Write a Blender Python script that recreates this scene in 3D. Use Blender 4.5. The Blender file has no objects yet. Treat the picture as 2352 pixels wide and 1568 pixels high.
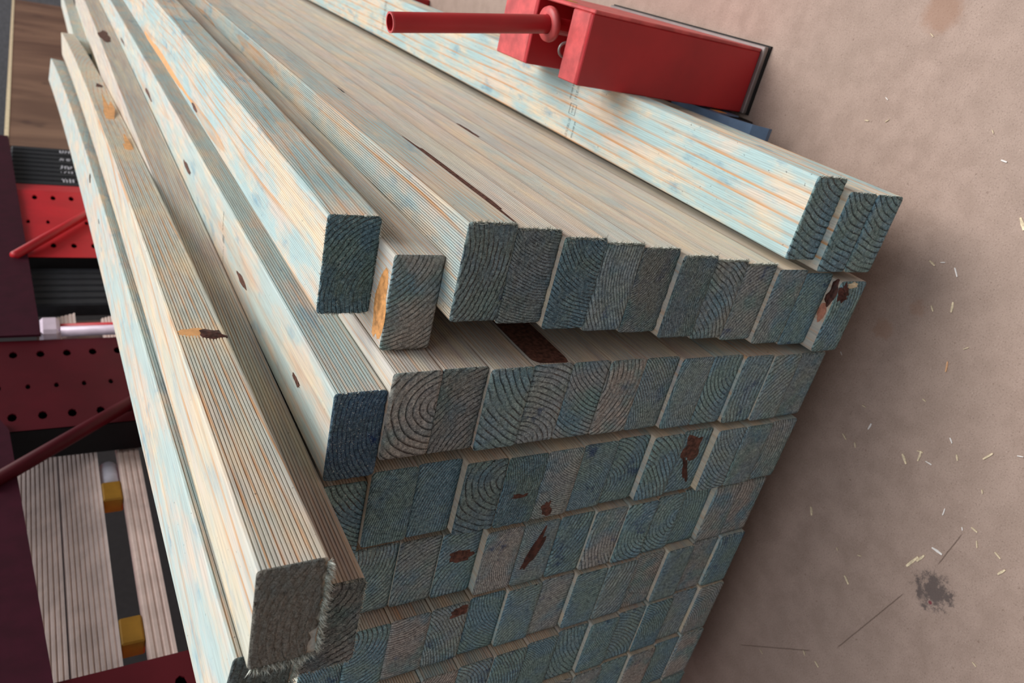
import bpy, math, random
from mathutils import Vector, Matrix, noise as mn

# ------------------------------------------------------------------ camera, world, light, exposure
S = bpy.context.scene
COL = S.collection
Z0 = 0.10                                    # the studs rest on bearers 0.1 m above the floor
cam_d = bpy.data.cameras.new('camera')
cam = bpy.data.objects.new('camera', cam_d)
COL.objects.link(cam)
R0 = (0.22075622, -0.48034146, -0.84884555)  # image right in the world
R1 = (-0.87266197, -0.48595592, 0.0480408)   # image down in the world
R2 = (-0.43557751, 0.73014993, -0.52645352)  # view direction
cam.matrix_world = Matrix(((R0[0], -R1[0], -R2[0], 0.23188),
                           (R0[1], -R1[1], -R2[1], -0.48600),
                           (R0[2], -R1[2], -R2[2], 0.80047 + Z0),
                           (0, 0, 0, 1)))
cam_d.sensor_width = 36.0
cam_d.sensor_fit = 'HORIZONTAL'
cam_d.lens = 1713.72 * 36.0 / 2352.0
cam_d.clip_start = 0.02
cam_d.dof.use_dof = True
cam_d.dof.focus_distance = 0.66
cam_d.dof.aperture_fstop = 9.5
S.camera = cam

W = bpy.data.worlds.new('hall')
W.use_nodes = True
S.world = W
W.node_tree.nodes['Background'].inputs[0].default_value = (0.93, 0.96, 1.0, 1)
W.node_tree.nodes['Background'].inputs[1].default_value = 1.05
sun_d = bpy.data.lights.new('daylight', 'SUN')
sun_d.energy = 2.65
sun_d.angle = math.radians(36)
sun_d.color = (1.0, 0.965, 0.92)
sun = bpy.data.objects.new('daylight', sun_d)
COL.objects.link(sun)
sun.rotation_euler = Vector((0.46, 0.42, 1.0)).to_track_quat('Z', 'Y').to_euler()

S.view_settings.view_transform = 'Standard'
S.view_settings.look = 'None'
S.view_settings.gamma = 1.0
S.view_settings.use_curve_mapping = False
S.view_settings.exposure = 0.04

rnd = random.Random(7)

# ------------------------------------------------------------------ helpers: objects
def link(name, mesh, parent=None, loc=None, rot=None):
    o = bpy.data.objects.new(name, mesh)
    COL.objects.link(o)
    if parent is not None:
        o.parent = parent
    if loc is not None:
        o.location = loc
    if rot is not None:
        o.rotation_euler = rot
    return o

def tag(o, label=None, cat=None, group=None, kind=None):
    if label: o['label'] = label
    if cat: o['category'] = cat
    if group: o['group'] = group
    if kind: o['kind'] = kind
    return o

def empty(name, loc=(0, 0, 0), rot=(0, 0, 0)):
    return link(name, None, None, loc, rot)

class MB:
    def __init__(s):
        s.v = []; s.f = []; s.m = []
    def face(s, idx, m=0):
        s.f.append(idx); s.m.append(m)
    def poly(s, pts, m=0):
        b = len(s.v); s.v += [tuple(p) for p in pts]; s.face(list(range(b, b + len(pts))), m)
    def box(s, x0, x1, y0, y1, z0, z1, m=0, bev=0.0):
        if bev <= 0:
            b = len(s.v)
            s.v += [(x0, y0, z0), (x1, y0, z0), (x1, y1, z0), (x0, y1, z0), (x0, y0, z1), (x1, y0, z1), (x1, y1, z1), (x0, y1, z1)]
            for q in ((0, 3, 2, 1), (4, 5, 6, 7), (0, 1, 5, 4), (1, 2, 6, 5), (2, 3, 7, 6), (3, 0, 4, 7)):
                s.face([b + i for i in q], m)
            return
        # chamfered box: each corner has three vertices
        c = {}
        for i, (X, sx) in enumerate(((x0, 1), (x1, -1))):
            for j, (Y, sy) in enumerate(((y0, 1), (y1, -1))):
                for k, (Z, sz) in enumerate(((z0, 1), (z1, -1))):
                    c[i, j, k, 0] = len(s.v); s.v.append((X, Y + sy * bev, Z + sz * bev))
                    c[i, j, k, 1] = len(s.v); s.v.append((X + sx * bev, Y, Z + sz * bev))
                    c[i, j, k, 2] = len(s.v); s.v.append((X + sx * bev, Y + sy * bev, Z))
        for i in (0, 1):
            q = [c[i, 0, 0, 0], c[i, 1, 0, 0], c[i, 1, 1, 0], c[i, 0, 1, 0]]; s.face(q if i else q[::-1], m)
            q = [c[0, i, 0, 1], c[1, i, 0, 1], c[1, i, 1, 1], c[0, i, 1, 1]]; s.face(q[::-1] if i else q, m)
            q = [c[0, 0, i, 2], c[1, 0, i, 2], c[1, 1, i, 2], c[0, 1, i, 2]]; s.face(q if i else q[::-1], m)
        for a in (0, 1):
            for b_ in (0, 1):
                s.face([c[0, a, b_, 1], c[1, a, b_, 1], c[1, a, b_, 2], c[0, a, b_, 2]][::1 if a == b_ else -1], m)
                s.face([c[a, 0, b_, 0], c[a, 1, b_, 0], c[a, 1, b_, 2], c[a, 0, b_, 2]][::-1 if a == b_ else 1], m)
                s.face([c[a, b_, 0, 0], c[a, b_, 1, 0], c[a, b_, 1, 1], c[a, b_, 0, 1]][::1 if a == b_ else -1], m)
                for d in (0, 1):
                    s.face([c[a, b_, d, 0], c[a, b_, d, 1], c[a, b_, d, 2]][::1 if (a + b_ + d) % 2 == 0 else -1], m)
    def tube(s, pts, r, n=16, m=0, cap=True, hollow=0.0):
        rings = []
        for i, p in enumerate(pts):
            p = Vector(p)
            d = (Vector(pts[min(i + 1, len(pts) - 1)]) - Vector(pts[max(i - 1, 0)])).normalized()
            a = d.cross(Vector((0.13, 0.31, 0.94))); a.normalize(); b = d.cross(a)
            rr = r[i] if isinstance(r, (list, tuple)) else r
            base = len(s.v)
            for k in range(n):
                t = 2 * math.pi * k / n
                s.v.append(tuple(p + (a * math.cos(t) + b * math.sin(t)) * rr))
            rings.append(base)
        for u, w in zip(rings, rings[1:]):
            for k in range(n):
                s.face([u + k, u + (k + 1) % n, w + (k + 1) % n, w + k], m)
        if cap:
            s.face([rings[0] + k for k in range(n)][::-1], m)
            s.face([rings[-1] + k for k in range(n)], m)
    def build(s, name, mats, parent=None, smooth=False, loc=None, rot=None):
        me = bpy.data.meshes.new(name)
        me.from_pydata(s.v, [], s.f)
        if not isinstance(mats, (list, tuple)): mats = [mats]
        for m in mats: me.materials.append(m)
        me.polygons.foreach_set('material_index', s.m)
        if smooth: me.polygons.foreach_set('use_smooth', [True] * len(me.polygons))
        me.update()
        return link(name, me, parent, loc, rot)

# ------------------------------------------------------------------ helpers: node materials
def lin(r, g, b):
    f = lambda c: ((c / 255.0) / 12.92) if c / 255.0 <= 0.04045 else ((c / 255.0 + 0.055) / 1.055) ** 2.4
    return (f(r), f(g), f(b), 1.0)

class NT:
    def __init__(s, name, rough=0.7, metal=0.0, spec=0.3):
        s.mat = bpy.data.materials.new(name); s.mat.use_nodes = True
        s.t = s.mat.node_tree; s.N = s.t.nodes; s.L = s.t.links
        s.bsdf = s.N['Principled BSDF']
        s.bsdf.inputs['Roughness'].default_value = rough
        s.bsdf.inputs['Metallic'].default_value = metal
        s.bsdf.inputs['Specular IOR Level'].default_value = spec
        s._tc = None
    def put(s, sock, v):
        if isinstance(v, bpy.types.NodeSocket): s.L.new(v, sock)
        elif isinstance(v, (tuple, list)) and len(v) == 3 and sock.type == 'RGBA': sock.default_value = (*v, 1)
        else: sock.default_value = v
    def coord(s, which='Object'):
        if s._tc is None: s._tc = s.N.new('ShaderNodeTexCoord')
        return s._tc.outputs[which]
    def pos(s):
        return s.N.new('ShaderNodeNewGeometry').outputs['Position']
    def attr(s, n):
        a = s.N.new('ShaderNodeAttribute'); a.attribute_type = 'OBJECT'; a.attribute_name = n
        return a.outputs['Fac']
    def math(s, op, a, b=0.0, c=None, clamp=False):
        n = s.N.new('ShaderNodeMath'); n.operation = op; n.use_clamp = clamp
        s.put(n.inputs[0], a); s.put(n.inputs[1], b)
        if c is not None: s.put(n.inputs[2], c)
        return n.outputs[0]
    def sep(s, v):
        n = s.N.new('ShaderNodeSeparateXYZ'); s.put(n.inputs[0], v); return n.outputs
    def comb(s, x, y, z):
        n = s.N.new('ShaderNodeCombineXYZ')
        for i, q in enumerate((x, y, z)): s.put(n.inputs[i], q)
        return n.outputs[0]
    def vadd(s, a, b):
        n = s.N.new('ShaderNodeVectorMath'); n.operation = 'ADD'; s.put(n.inputs[0], a); s.put(n.inputs[1], b); return n.outputs[0]
    def vmul(s, a, b):
        n = s.N.new('ShaderNodeVectorMath'); n.operation = 'MULTIPLY'; s.put(n.inputs[0], a); s.put(n.inputs[1], b); return n.outputs[0]
    def dist(s, a, b):
        n = s.N.new('ShaderNodeVectorMath'); n.operation = 'DISTANCE'; s.put(n.inputs[0], a); s.put(n.inputs[1], b); return n.outputs['Value']
    def noise(s, vec, scale, detail=3.0, rough=0.55, distort=0.0):
        n = s.N.new('ShaderNodeTexNoise'); s.put(n.inputs['Vector'], vec)
        n.inputs['Scale'].default_value = scale; n.inputs['Detail'].default_value = detail
        n.inputs['Roughness'].default_value = rough; n.inputs['Distortion'].default_value = distort
        return n.outputs['Fac']
    def step(s, v, a, b, lo=0.0, hi=1.0):
        n = s.N.new('ShaderNodeMapRange'); n.interpolation_type = 'SMOOTHSTEP'
        s.put(n.inputs[0], v); s.put(n.inputs[1], a); s.put(n.inputs[2], b); s.put(n.inputs[3], lo); s.put(n.inputs[4], hi)
        return n.outputs[0]
    def mix(s, f, a, b, mode='MIX'):
        n = s.N.new('ShaderNodeMix'); n.data_type = 'RGBA'; n.blend_type = mode
        s.put(n.inputs[0], f); s.put(n.inputs[6], a); s.put(n.inputs[7], b)
        return n.outputs[2]
    def bump(s, h, strength=0.5, dist=0.001, prev=None):
        n = s.N.new('ShaderNodeBump'); s.put(n.inputs['Strength'], strength); s.put(n.inputs['Distance'], dist)
        s.put(n.inputs['Height'], h)
        if prev is not None: s.L.new(prev, n.inputs['Normal'])
        return n.outputs[0]
    def out(s, color=None, normal=None, rough=None):
        if color is not None: s.put(s.bsdf.inputs['Base Color'], color)
        if normal is not None: s.L.new(normal, s.bsdf.inputs['Normal'])
        if rough is not None: s.put(s.bsdf.inputs['Roughness'], rough)
        return s.mat

def plain(name, rgb, rough=0.6, metal=0.0, var=0.12, scale=30.0, spec=0.3):
    n = NT(name, rough, metal, spec)
    p = n.coord()
    k = n.noise(p, scale, 4)
    c = n.mix(n.step(k, 0.3, 0.7), tuple(v * (1 - var) for v in lin(*rgb)[:3]), tuple(min(1, v * (1 + var)) for v in lin(*rgb)[:3]))
    return n.out(c, n.bump(n.noise(p, scale * 6, 2), 0.08, 0.001))

def ring_field(n, p, seed, wob_scale, wob, ylen):
    x, y, z = n.sep(p)
    sv = n.comb(n.math('MULTIPLY', seed, 3.17), n.math('MULTIPLY', seed, 5.31), n.math('MULTIPLY', seed, 1.73))
    st = n.vadd(n.vmul(p, (1.0, ylen, 1.0)), sv)
    dx = n.math('SUBTRACT', x, n.attr('pith_x')); dz = n.math('SUBTRACT', z, n.attr('pith_z'))
    r = n.math('SQRT', n.math('ADD', n.math('MULTIPLY', dx, dx), n.math('MULTIPLY', dz, dz)))
    w = n.math('MULTIPLY', n.math('SUBTRACT', n.noise(st, wob_scale, 2.0), 0.5), wob)
    r = n.math('ADD', n.math('ADD', r, w), n.math('MULTIPLY', y, 0.0025))
    fr = n.math('FRACT', n.math('DIVIDE', r, n.attr('ring_w')))
    return fr, st, sv

def make_wood():
    n = NT('treated_pine_face', 0.62, spec=0.25)
    p = n.coord(); seed = n.attr('seed')
    fr, st, sv = ring_field(n, p, seed, 9.0, 0.030, 0.10)
    late = n.math('MULTIPLY', n.step(fr, 0.68, 0.93), n.step(fr, 0.93, 1.0, 1.0, 0.0))
    blue = n.attr('blue'); warm = n.attr('warm'); gray = n.attr('gray')
    streak = n.noise(n.vadd(n.vmul(p, (1, 0.03, 1)), sv), 420.0, 3.0, 0.6)
    streak2 = n.noise(n.vadd(n.vmul(p, (1, 0.05, 1)), sv), 95.0, 3.0, 0.6)
    n1 = n.noise(n.vadd(n.vmul(p, (1, 0.22, 1)), sv), 24.0, 4.0, 0.6)
    n2 = n.noise(n.vadd(n.vmul(p, (1, 0.30, 1)), n.vmul(sv, (2.0, 1.4, 1.9))), 30.0, 5.0, 0.66)
    n3 = n.noise(n.vadd(n.vmul(p, (1, 0.35, 1)), n.vmul(sv, (0.7, 2.2, 1.2))), 34.0, 5.0, 0.66)
    c = n.mix(n.step(n1, 0.32, 0.68), lin(232, 213, 182), lin(220, 208, 194))
    c = n.mix(n.math('MULTIPLY', gray, n.step(streak2, 0.25, 0.75)), c, lin(190, 177, 172))
    c = n.mix(n.math('MULTIPLY', blue, n.step(n2, 0.36, 0.60), clamp=True), c, lin(178, 205, 206))
    c = n.mix(n.math('MULTIPLY', n.math('MULTIPLY', blue, n.step(n3, 0.55, 0.72)), 0.7, clamp=True), c, lin(112, 160, 184))
    c = n.mix(n.math('MULTIPLY', n.math('MULTIPLY', warm, late), n.step(n1, 0.3, 0.65, 0.15, 0.9), clamp=True), c, lin(214, 150, 84))
    c = n.mix(n.math('MULTIPLY', warm, n.step(streak2, 0.62, 0.80, 0.0, 0.35)), c, lin(216, 164, 112))
    c = n.mix(n.step(streak, 0.30, 0.60, 0.26, 0.0), c, lin(120, 112, 104))
    c = n.mix(n.step(n.noise(n.vadd(p, sv), 260.0, 1.0), 0.76, 0.80, 0.0, 0.6), c, lin(70, 60, 56))
    b = n.bump(streak, 0.30, 0.0006)
    # saw ribs on the broad faces
    x = n.sep(p)[0]
    ribs = n.math('SINE', n.math('MULTIPLY', x, 2 * math.pi / 0.0024))
    b = n.bump(ribs, n.attr('rib'), 0.0006, b)
    return n.out(c, b)

def make_cap():
    n = NT('treated_pine_end_grain', 0.78, spec=0.2)
    p = n.coord(); seed = n.attr('seed'); tone = n.attr('tone'); fz = n.attr('fuzz')
    fr, st, sv = ring_field(n, p, seed, 20.0, 0.011, 0.0)
    q = n.vadd(p, sv)
    n1 = n.noise(q, 26.0, 3.0, 0.6); n2 = n.noise(n.vadd(q, (7, 3, 5)), 30.0, 4.0, 0.7); n3 = n.noise(n.vadd(q, (1, 9, 2)), 24.0, 3.0, 0.55)
    fine = n.noise(q, 900.0, 2.0, 0.65); mid = n.noise(q, 260.0, 4.0, 0.75); lum = n.noise(n.vadd(q, (3, 3, 8)), 60.0, 3.0, 0.6)
    late = n.math('MULTIPLY', n.step(n.math('ADD', fr, n.math('MULTIPLY', n.math('SUBTRACT', mid, 0.5), 0.35)), 0.55, 0.92), n.step(fr, 0.93, 1.0, 1.0, 0.0))
    lw = n.math('MULTIPLY', late, n.step(lum, 0.30, 0.56, 0.12, 1.0))
    c = n.mix(n.step(n1, 0.38, 0.64), lin(134, 166, 166), lin(122, 160, 180))
    c = n.mix(n.math('MULTIPLY', tone, n.step(n3, 0.30, 0.58)), c, lin(182, 174, 168))
    c = n.mix(n.step(lum, 0.36, 0.66, 0.30, 0.0), c, lin(84, 100, 104))
    c = n.mix(n.math('MULTIPLY', lw, 0.94), c, n.mix(n.step(n3, 0.52, 0.68, 0.10, 0.9), lin(36, 48, 52), lin(76, 58, 50)))
    c = n.mix(n.math('ADD', n.math('MULTIPLY', n.math('MULTIPLY', n.attr('ink'), 0.8), n.step(n2, 0.58, 0.72)), n.math('MULTIPLY', n.math('SUBTRACT', n.attr('ink'), 1.0, clamp=True), 0.9), clamp=True), c, lin(40, 66, 110))
    c = n.mix(n.step(mid, 0.30, 0.48, 0.55, 0.0), c, lin(34, 44, 48))
    c = n.mix(n.math('MULTIPLY', n.step(fine, 0.56, 0.68, 0.0, 0.75), n.step(mid, 0.42, 0.60)), c, lin(222, 232, 230))
    gr = n.noise(n.vadd(q, (2, 6, 1)), 330.0, 5.0, 0.85)
    c = n.mix(1.0, c, n.mix(n.step(gr, 0.34, 0.66), (0.55, 0.57, 0.57), (1.46, 1.46, 1.40)), 'MULTIPLY')
    c = n.mix(n.attr('lift'), c, lin(168, 164, 150))
    b = n.bump(n.math('SUBTRACT', n.math('MULTIPLY', mid, 1.2), n.math('MULTIPLY', late, 0.8)), 0.8, 0.0012)
    b = n.bump(mid, fz, 0.0045, b)
    return n.out(c, b)

WOOD = make_wood()
CAP = make_cap()
FIBRE = plain('torn_fibre', (196, 200, 190), 0.85, var=0.3, scale=300)
KNOT = plain('knot_wood', (74, 42, 34), 0.55, var=0.55, scale=160)
BARK = plain('red_brown_bark', (94, 62, 52), 0.7, var=0.55, scale=220)
RESIN = plain('orange_heartwood', (226, 168, 112), 0.6, var=0.12, scale=120)
AMBER = plain('amber_heartwood', (206, 148, 92), 0.6, var=0.35, scale=150)
ROSY = plain('rosy_heartwood', (196, 132, 108), 0.6, var=0.2, scale=200)
PALE = plain('split_wood_and_lit_edge', (224, 206, 172), 0.7, var=0.2, scale=160)
CRACK = plain('dark_split', (26, 22, 20), 0.9, var=0.3, scale=90)
INK = plain('printed_ink', (64, 66, 70), 0.7, var=0.3, scale=900)
CREAMEND = plain('unstained_end_grain', (200, 176, 156), 0.7, var=0.2, scale=200)

# ------------------------------------------------------------------ floor, wall
def make_floor():
    n = NT('concrete_floor', 0.72, spec=0.25)
    p = n.pos()
    fine = n.noise(p, 520.0, 3.0, 0.75); mid = n.noise(p, 30.0, 4.0, 0.6); big = n.noise(p, 4.0, 3.0, 0.5)
    c = n.mix(n.step(mid, 0.30, 0.70), lin(166, 144, 132), lin(181, 158, 146))
    c = n.mix(n.step(big, 0.35, 0.65, 0.0, 0.45), c, lin(166, 146, 134))
    c = n.mix(n.step(fine, 0.28, 0.47, 0.55, 0.0), c, lin(92, 76, 70))
    c = n.mix(n.step(fine, 0.58, 0.74, 0.0, 0.50), c, lin(214, 196, 184))
    c = n.mix(n.step(n.noise(p, 150.0, 2.0), 0.70, 0.76, 0.0, 0.5), c, lin(120, 96, 84))
    # oily dark stain and two faint brown spots
    w = n.math('MULTIPLY', n.math('SUBTRACT', n.noise(p, 75.0, 4.0, 0.75), 0.5), 0.075)
    d = n.math('ADD', n.dist(p, (-0.316, -0.216, 0.0)), w)
    c = n.mix(n.step(d, 0.012, 0.026, 0.80, 0.0), c, lin(84, 76, 76))
    for (sx, sy, rr, k) in ((0.299, 0.093, 0.03, 0.5), (-0.063, -0.013, 0.016, 0.35), (-0.02, -0.04, 0.012, 0.3)):
        d2 = n.math('ADD', n.dist(p, (sx, sy, 0.0)), n.math('MULTIPLY', w, 0.3))
        c = n.mix(n.step(d2, rr * 0.5, rr, k, 0.0), c, lin(156, 116, 92))
    # hairline scratches
    x, y, z = n.sep(p)
    for (ax, ay, bx, by) in ((-0.488, -0.155, -0.344, -0.191), (-0.287, -0.205, -0.227, -0.210), (-0.62, -0.03, -0.52, -0.13)):
        L = math.hypot(bx - ax, by - ay); ux, uy = (bx - ax) / L, (by - ay) / L
        qx = n.math('SUBTRACT', x, ax); qy = n.math('SUBTRACT', y, ay)
        al = n.math('ADD', n.math('MULTIPLY', qx, ux), n.math('MULTIPLY', qy, uy))
        pe = n.math('ABSOLUTE', n.math('ADD', n.math('SUBTRACT', n.math('MULTIPLY', qx, -uy), n.math('MULTIPLY', qy, -ux)), n.math('MULTIPLY', w, 0.02)))
        m = n.math('MULTIPLY', n.step(pe, 0.0003, 0.0011, 0.65, 0.0), n.math('MULTIPLY', n.step(al, 0.0, 0.01), n.step(al, L - 0.01, L, 1.0, 0.0)))
        c = n.mix(m, c, lin(86, 68, 60))
    c = n.mix(n.step(n.dist(p, (-0.332, -0.220, 0.0)), 0.0015, 0.003, 0.8, 0.0), c, lin(120, 20, 50))
    return n.out(c, n.bump(fine, 0.35, 0.0010))

fb = MB(); fb.box(-3.2, 3.4, -2.2, 9.5, -0.05, 0.0)
tag(fb.build('floor', make_floor()), kind='structure')
wb = MB(); wb.box(-3.3, -3.2, -2.2, 9.5, -0.05, 3.4)
tag(wb.build('wall_left', plain('dark_wall', (34, 32, 34), 0.9)), kind='structure')
HALL = plain('grey_hall_and_added_wall', (124, 126, 130), 0.85)
wb = MB(); wb.box(-3.3, 3.5, -2.3, -2.2, -0.05, 3.4)
tag(wb.build('added_wall_front', HALL), kind='structure')  # unseen hall wall, added to cut low ambient light
wb = MB(); wb.box(-3.3, 3.5, 9.5, 9.6, -0.05, 3.4)
tag(wb.build('wall_back', HALL), kind='structure')
wb = MB(); wb.box(3.4, 3.5, -2.2, 9.5, -0.05, 3.4)
tag(wb.build('added_wall_right', HALL), kind='structure')  # unseen too, added to hold back low ambient from the right

# ------------------------------------------------------------------ studs
SW, ST, PITCH = 0.0896, 0.0462, 0.0465      # width, thickness, rise per course

def stud_mesh(name, L, segs=2, yaw=0.0, bow=0.0, pit=0.0, tops=(), w=SW, t=ST):
    """A dressed stud: rounded arrises, fine saw grooves on both narrow faces; front end at y = 0."""
    a = 0.0024
    sec = []
    ng = 14
    def narrow(side):
        o = []
        z0, z1 = -t / 2 + a + 0.0006, t / 2 - a - 0.0006
        p = (z1 - z0) / ng
        for k in range(ng):
            zc = z0 + p * k
            o += [(side * w / 2, zc + p * 0.04), (side * w / 2, zc + p * 0.64), (side * (w / 2 - 0.0011), zc + p * 0.74), (side * (w / 2 - 0.0011), zc + p * 0.94)]
        return o
    # counter-clockwise seen from -y
    sec += [(-w / 2 + a, -t / 2), (w / 2 - a, -t / 2), (w / 2 - a * 0.3, -t / 2 + a * 0.3), (w / 2, -t / 2 + a)]
    sec += narrow(1)
    sec += [(w / 2, t / 2 - a), (w / 2 - a * 0.3, t / 2 - a * 0.3), (w / 2 - a, t / 2)]
    for gx in sorted(tops, reverse=True):
        sec += [(gx + 0.0009, t / 2), (gx + 0.0004, t / 2 - 0.0009), (gx - 0.0004, t / 2 - 0.0009), (gx - 0.0009, t / 2)]
    sec += [(-w / 2 + a, t / 2), (-w / 2 + a * 0.3, t / 2 - a * 0.3), (-w / 2, t / 2 - a)]
    sec += narrow(-1)[::-1]
    sec += [(-w / 2, -t / 2 + a), (-w / 2 + a * 0.3, -t / 2 + a * 0.3)]
    n = len(sec)
    b = MB()
    for i in range(segs + 1):
        y = L * i / segs
        dx = yaw * y + bow * y * y; dz = pit * y
        b.v += [(x + dx, y, z + dz) for x, z in sec]
    for i in range(segs):
        for k in range(n):
            k2 = (k + 1) % n
            b.face([i * n + k, i * n + k2, (i + 1) * n + k2, (i + 1) * n + k])
    b.face(list(range(n))[::-1]); b.face([segs * n + k for k in range(n)])
    me = bpy.data.meshes.new(name)
    me.from_pydata(b.v, [], b.f)
    me.materials.append(WOOD)
    me.update()
    return me

def cap_mesh(name, seed, rough, nx=22, nz=12, w=SW, t=ST, chew=None):
    b = MB()
    r = random.Random(seed)
    off = Vector((r.random() * 50, r.random() * 50, r.random() * 50))
    idx = {}
    cr = 0.0022 + 0.0020 * r.random()
    for j in range(nz + 1):
        for i in range(nx + 1):
            u = -1 + 2 * i / nx; v = -1 + 2 * j / nz
            x = u * (w / 2 + 0.0001); z = v * (t / 2 + 0.0001)
            ex = w / 2 - cr; ez = t / 2 - cr
            if abs(x) > ex and abs(z) > ez:
                dx = abs(x) - ex; dz = abs(z) - ez; d = math.hypot(dx, dz); mx = max(dx, dz)
                if d > 0:
                    x = math.copysign(ex + dx / d * mx, x); z = math.copysign(ez + dz / d * mx, z)
            if chew: x, z = chew(x, z)
            edge = i in (0, nx) or j in (0, nz)
            q = Vector((x * 260, 0, z * 260)) + off
            d = mn.noise(q) * 0.6 + mn.noise(q * 2.7) * 0.4
            y = -0.0014 - rough * (d + 0.3)
            if edge: y += 0.0006
            idx[i, j] = len(b.v); b.v.append((x, min(y, -0.0004), z))
    for j in range(nz):
        for i in range(nx):
            b.face([idx[i, j], idx[i + 1, j], idx[i + 1, j + 1], idx[i, j + 1]])
    ring = [idx[i, 0] for i in range(nx)] + [idx[nx, j] for j in range(nz)] + [idx[i, nz] for i in range(nx, 0, -1)] + [idx[0, j] for j in range(nz, 0, -1)]
    base = len(b.v)
    for k in ring:
        x, y, z = b.v[k]; b.v.append((x, 0.0002, z))
    m = len(ring)
    for k in range(m):
        b.face([ring[k], base + k, base + (k + 1) % m, ring[(k + 1) % m]])
    me = bpy.data.meshes.new(name)
    me.from_pydata(b.v, [], b.f)
    me.materials.append(CAP)
    me.polygons.foreach_set('use_smooth', [True] * len(me.polygons))
    me.update()
    return me

CAPS = [cap_mesh('cut_end', 100 + i, 0.0004) for i in range(10)]
CAPS_R = [cap_mesh('cut_end', 200 + i, 0.0019, 44, 24) for i in range(5)]

def fibres_mesh(seed, edges, n=150, ln=0.004):
    """short torn wood fibres along the sawn arrises; edges: list of 'top','bottom','right','left' (as +z,-z,+x,-x)"""
    r = random.Random(seed); b = MB()
    for e in edges:
        for _ in range(n):
            u = r.uniform(-1, 1)
            if e in ('right', 'left'):
                s = 1 if e == 'right' else -1
                p = Vector((s * (SW / 2 - r.uniform(-0.0006, 0.002)), 0, u * (ST / 2 - 0.002))); d = Vector((s * r.uniform(0.1, 1.2), -r.uniform(0.2, 1), r.uniform(-.8, .8)))
            else:
                s = 1 if e == 'top' else -1
                p = Vector((u * (SW / 2 - 0.003), 0, s * (ST / 2 - r.uniform(-0.0004, 0.001)))); d = Vector((r.uniform(-.8, .8), -r.uniform(0.2, 1), s * r.uniform(0.1, 1)))
            p.y = -0.001
            d.normalize(); k = d.cross(Vector((r.random(), r.random(), r.random()))); k.normalize()
            l = ln * r.uniform(0.3, 1.0); wd = r.uniform(0.0003, 0.0007)
            b.poly([p - k * wd, p + k * wd, p + d * l])
    me = bpy.data.meshes.new('torn_fibres'); me.from_pydata(b.v, [], b.f); me.materials.append(FIBRE); me.update()
    return me

def props(o, seed, blue, warm, gray, rib, px, pz, rw, tone, ink, fuzz, lift=0.0):
    for k, v in dict(seed=seed, blue=blue, warm=warm, gray=gray, rib=rib, pith_x=px, pith_z=pz, ring_w=rw, tone=tone, ink=ink, fuzz=fuzz, lift=lift).items():
        o[k] = float(v)

def rand_look(**kw):
    d = dict(seed=rnd.uniform(0, 40), blue=rnd.uniform(0.2, 0.9), warm=rnd.uniform(0.25, 0.8), gray=rnd.uniform(0.0, 0.6), rib=0.1,
             px=rnd.uniform(-0.09, 0.09), pz=rnd.choice((-1, 1)) * rnd.uniform(0.02, 0.12), rw=rnd.uniform(0.0022, 0.0056),
             tone=rnd.random() ** 2, ink=rnd.choice((0, 0, 0.5, 0.9, 1.0)), fuzz=rnd.choice((0.1, 0.15, 0.3)))
    d.update(kw)
    return d

GROUP = 'pale treated pine studs of the lumber stack'
def stud(mesh, loc, label, look, cap=None, rough=False, roll=0.0, fib=None):
    o = link('timber_stud', mesh, None, loc, (0, roll, 0))
    tag(o, label, 'timber', GROUP)
    props(o, **look)
    c = link('cut_end', cap or rnd.choice(CAPS_R if rough else CAPS), o)
    c['label'] = 'rough sawn end grain, stained dark blue-grey'
    cl = dict(look)
    if cl['rw'] > 0.0068: cl['rw'] *= 0.55
    props(c, **cl)
    if fib:
        f = link('torn_fibres', fib, o); tag(f, kind='stuff')
    return o

STACK_MESH = stud_mesh('timber_stud', 4.2, 2)
LV = 12
# front face of each stud (mm), right-most course first, for every row of the photograph from its top row down
YT = {1: [-22.3, -8.7, -8.7, -3.1, -3.1, -3.1, 4.9, 4.9, 4.9, 11.7, 11.7],
      2: [-13.2, -14.9, -12.0, -6.6, -7.1, -1.4, -1.4, 0.4, 0.7, -1.3, 4.4, 2.6],
      3: [-16.3, -17.6, -16.2, -6.9, -9.2, -1.0, -1.8, -2.7, -2.1, -0.4, 10.4, 9.6],
      4: [-11.8, -12.0, -4.1, -6.6, -8.5, -6.2, -1.8, -1.2, -0.2, 11.2, 14.0, 17.2, 18.5],
      5: [-17.3, -12.2, -15.2, -9.8, -11.9, -10.0, -3.5, -4.5, 0.3, -0.4, -0.3, 0.6, 1.6],
      6: [-20.4, -14.6, -18.0, -15.2, -17.9, -11.1, -12.9, -14.5, -12.5, -12.4, -11.4, -9.7, -8.6],
      7: [-22.9, -20.2, -23.1, -18.1, -20.3, -18.4, -19.6, -20.7, -14.0, -13.5, -12.0, -9.8, -8.4],
      8: [-24.5, -26.1, -21.3, -23.5, -19.2, -20.4, -21.1, -15.7, -15.7, -14.6, -12.6, -9.9, -8.5]}
OX = {1: 0.007, 2: 0.001, 3: -0.004, 4: -0.0100, 5: -0.0105, 6: -0.0115, 7: -0.0125, 8: -0.0135}
LN = {1: 0.088, 2: 0.009, 3: -0.018, 4: -0.027, 5: -0.040, 6: -0.054, 7: -0.064, 8: -0.074}
ORD = ['', 'first', 'second', 'third', 'fourth', 'fifth', 'sixth', 'seventh', 'eighth', 'ninth', 'tenth', 'eleventh', 'twelfth']
ROWN = {1: 'top long row', 2: 'second long row', 3: 'third long row', 4: 'fourth long row', 5: 'fifth long row', 6: 'sixth long row', 7: 'seventh long row', 8: 'bottom visible row'}
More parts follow.
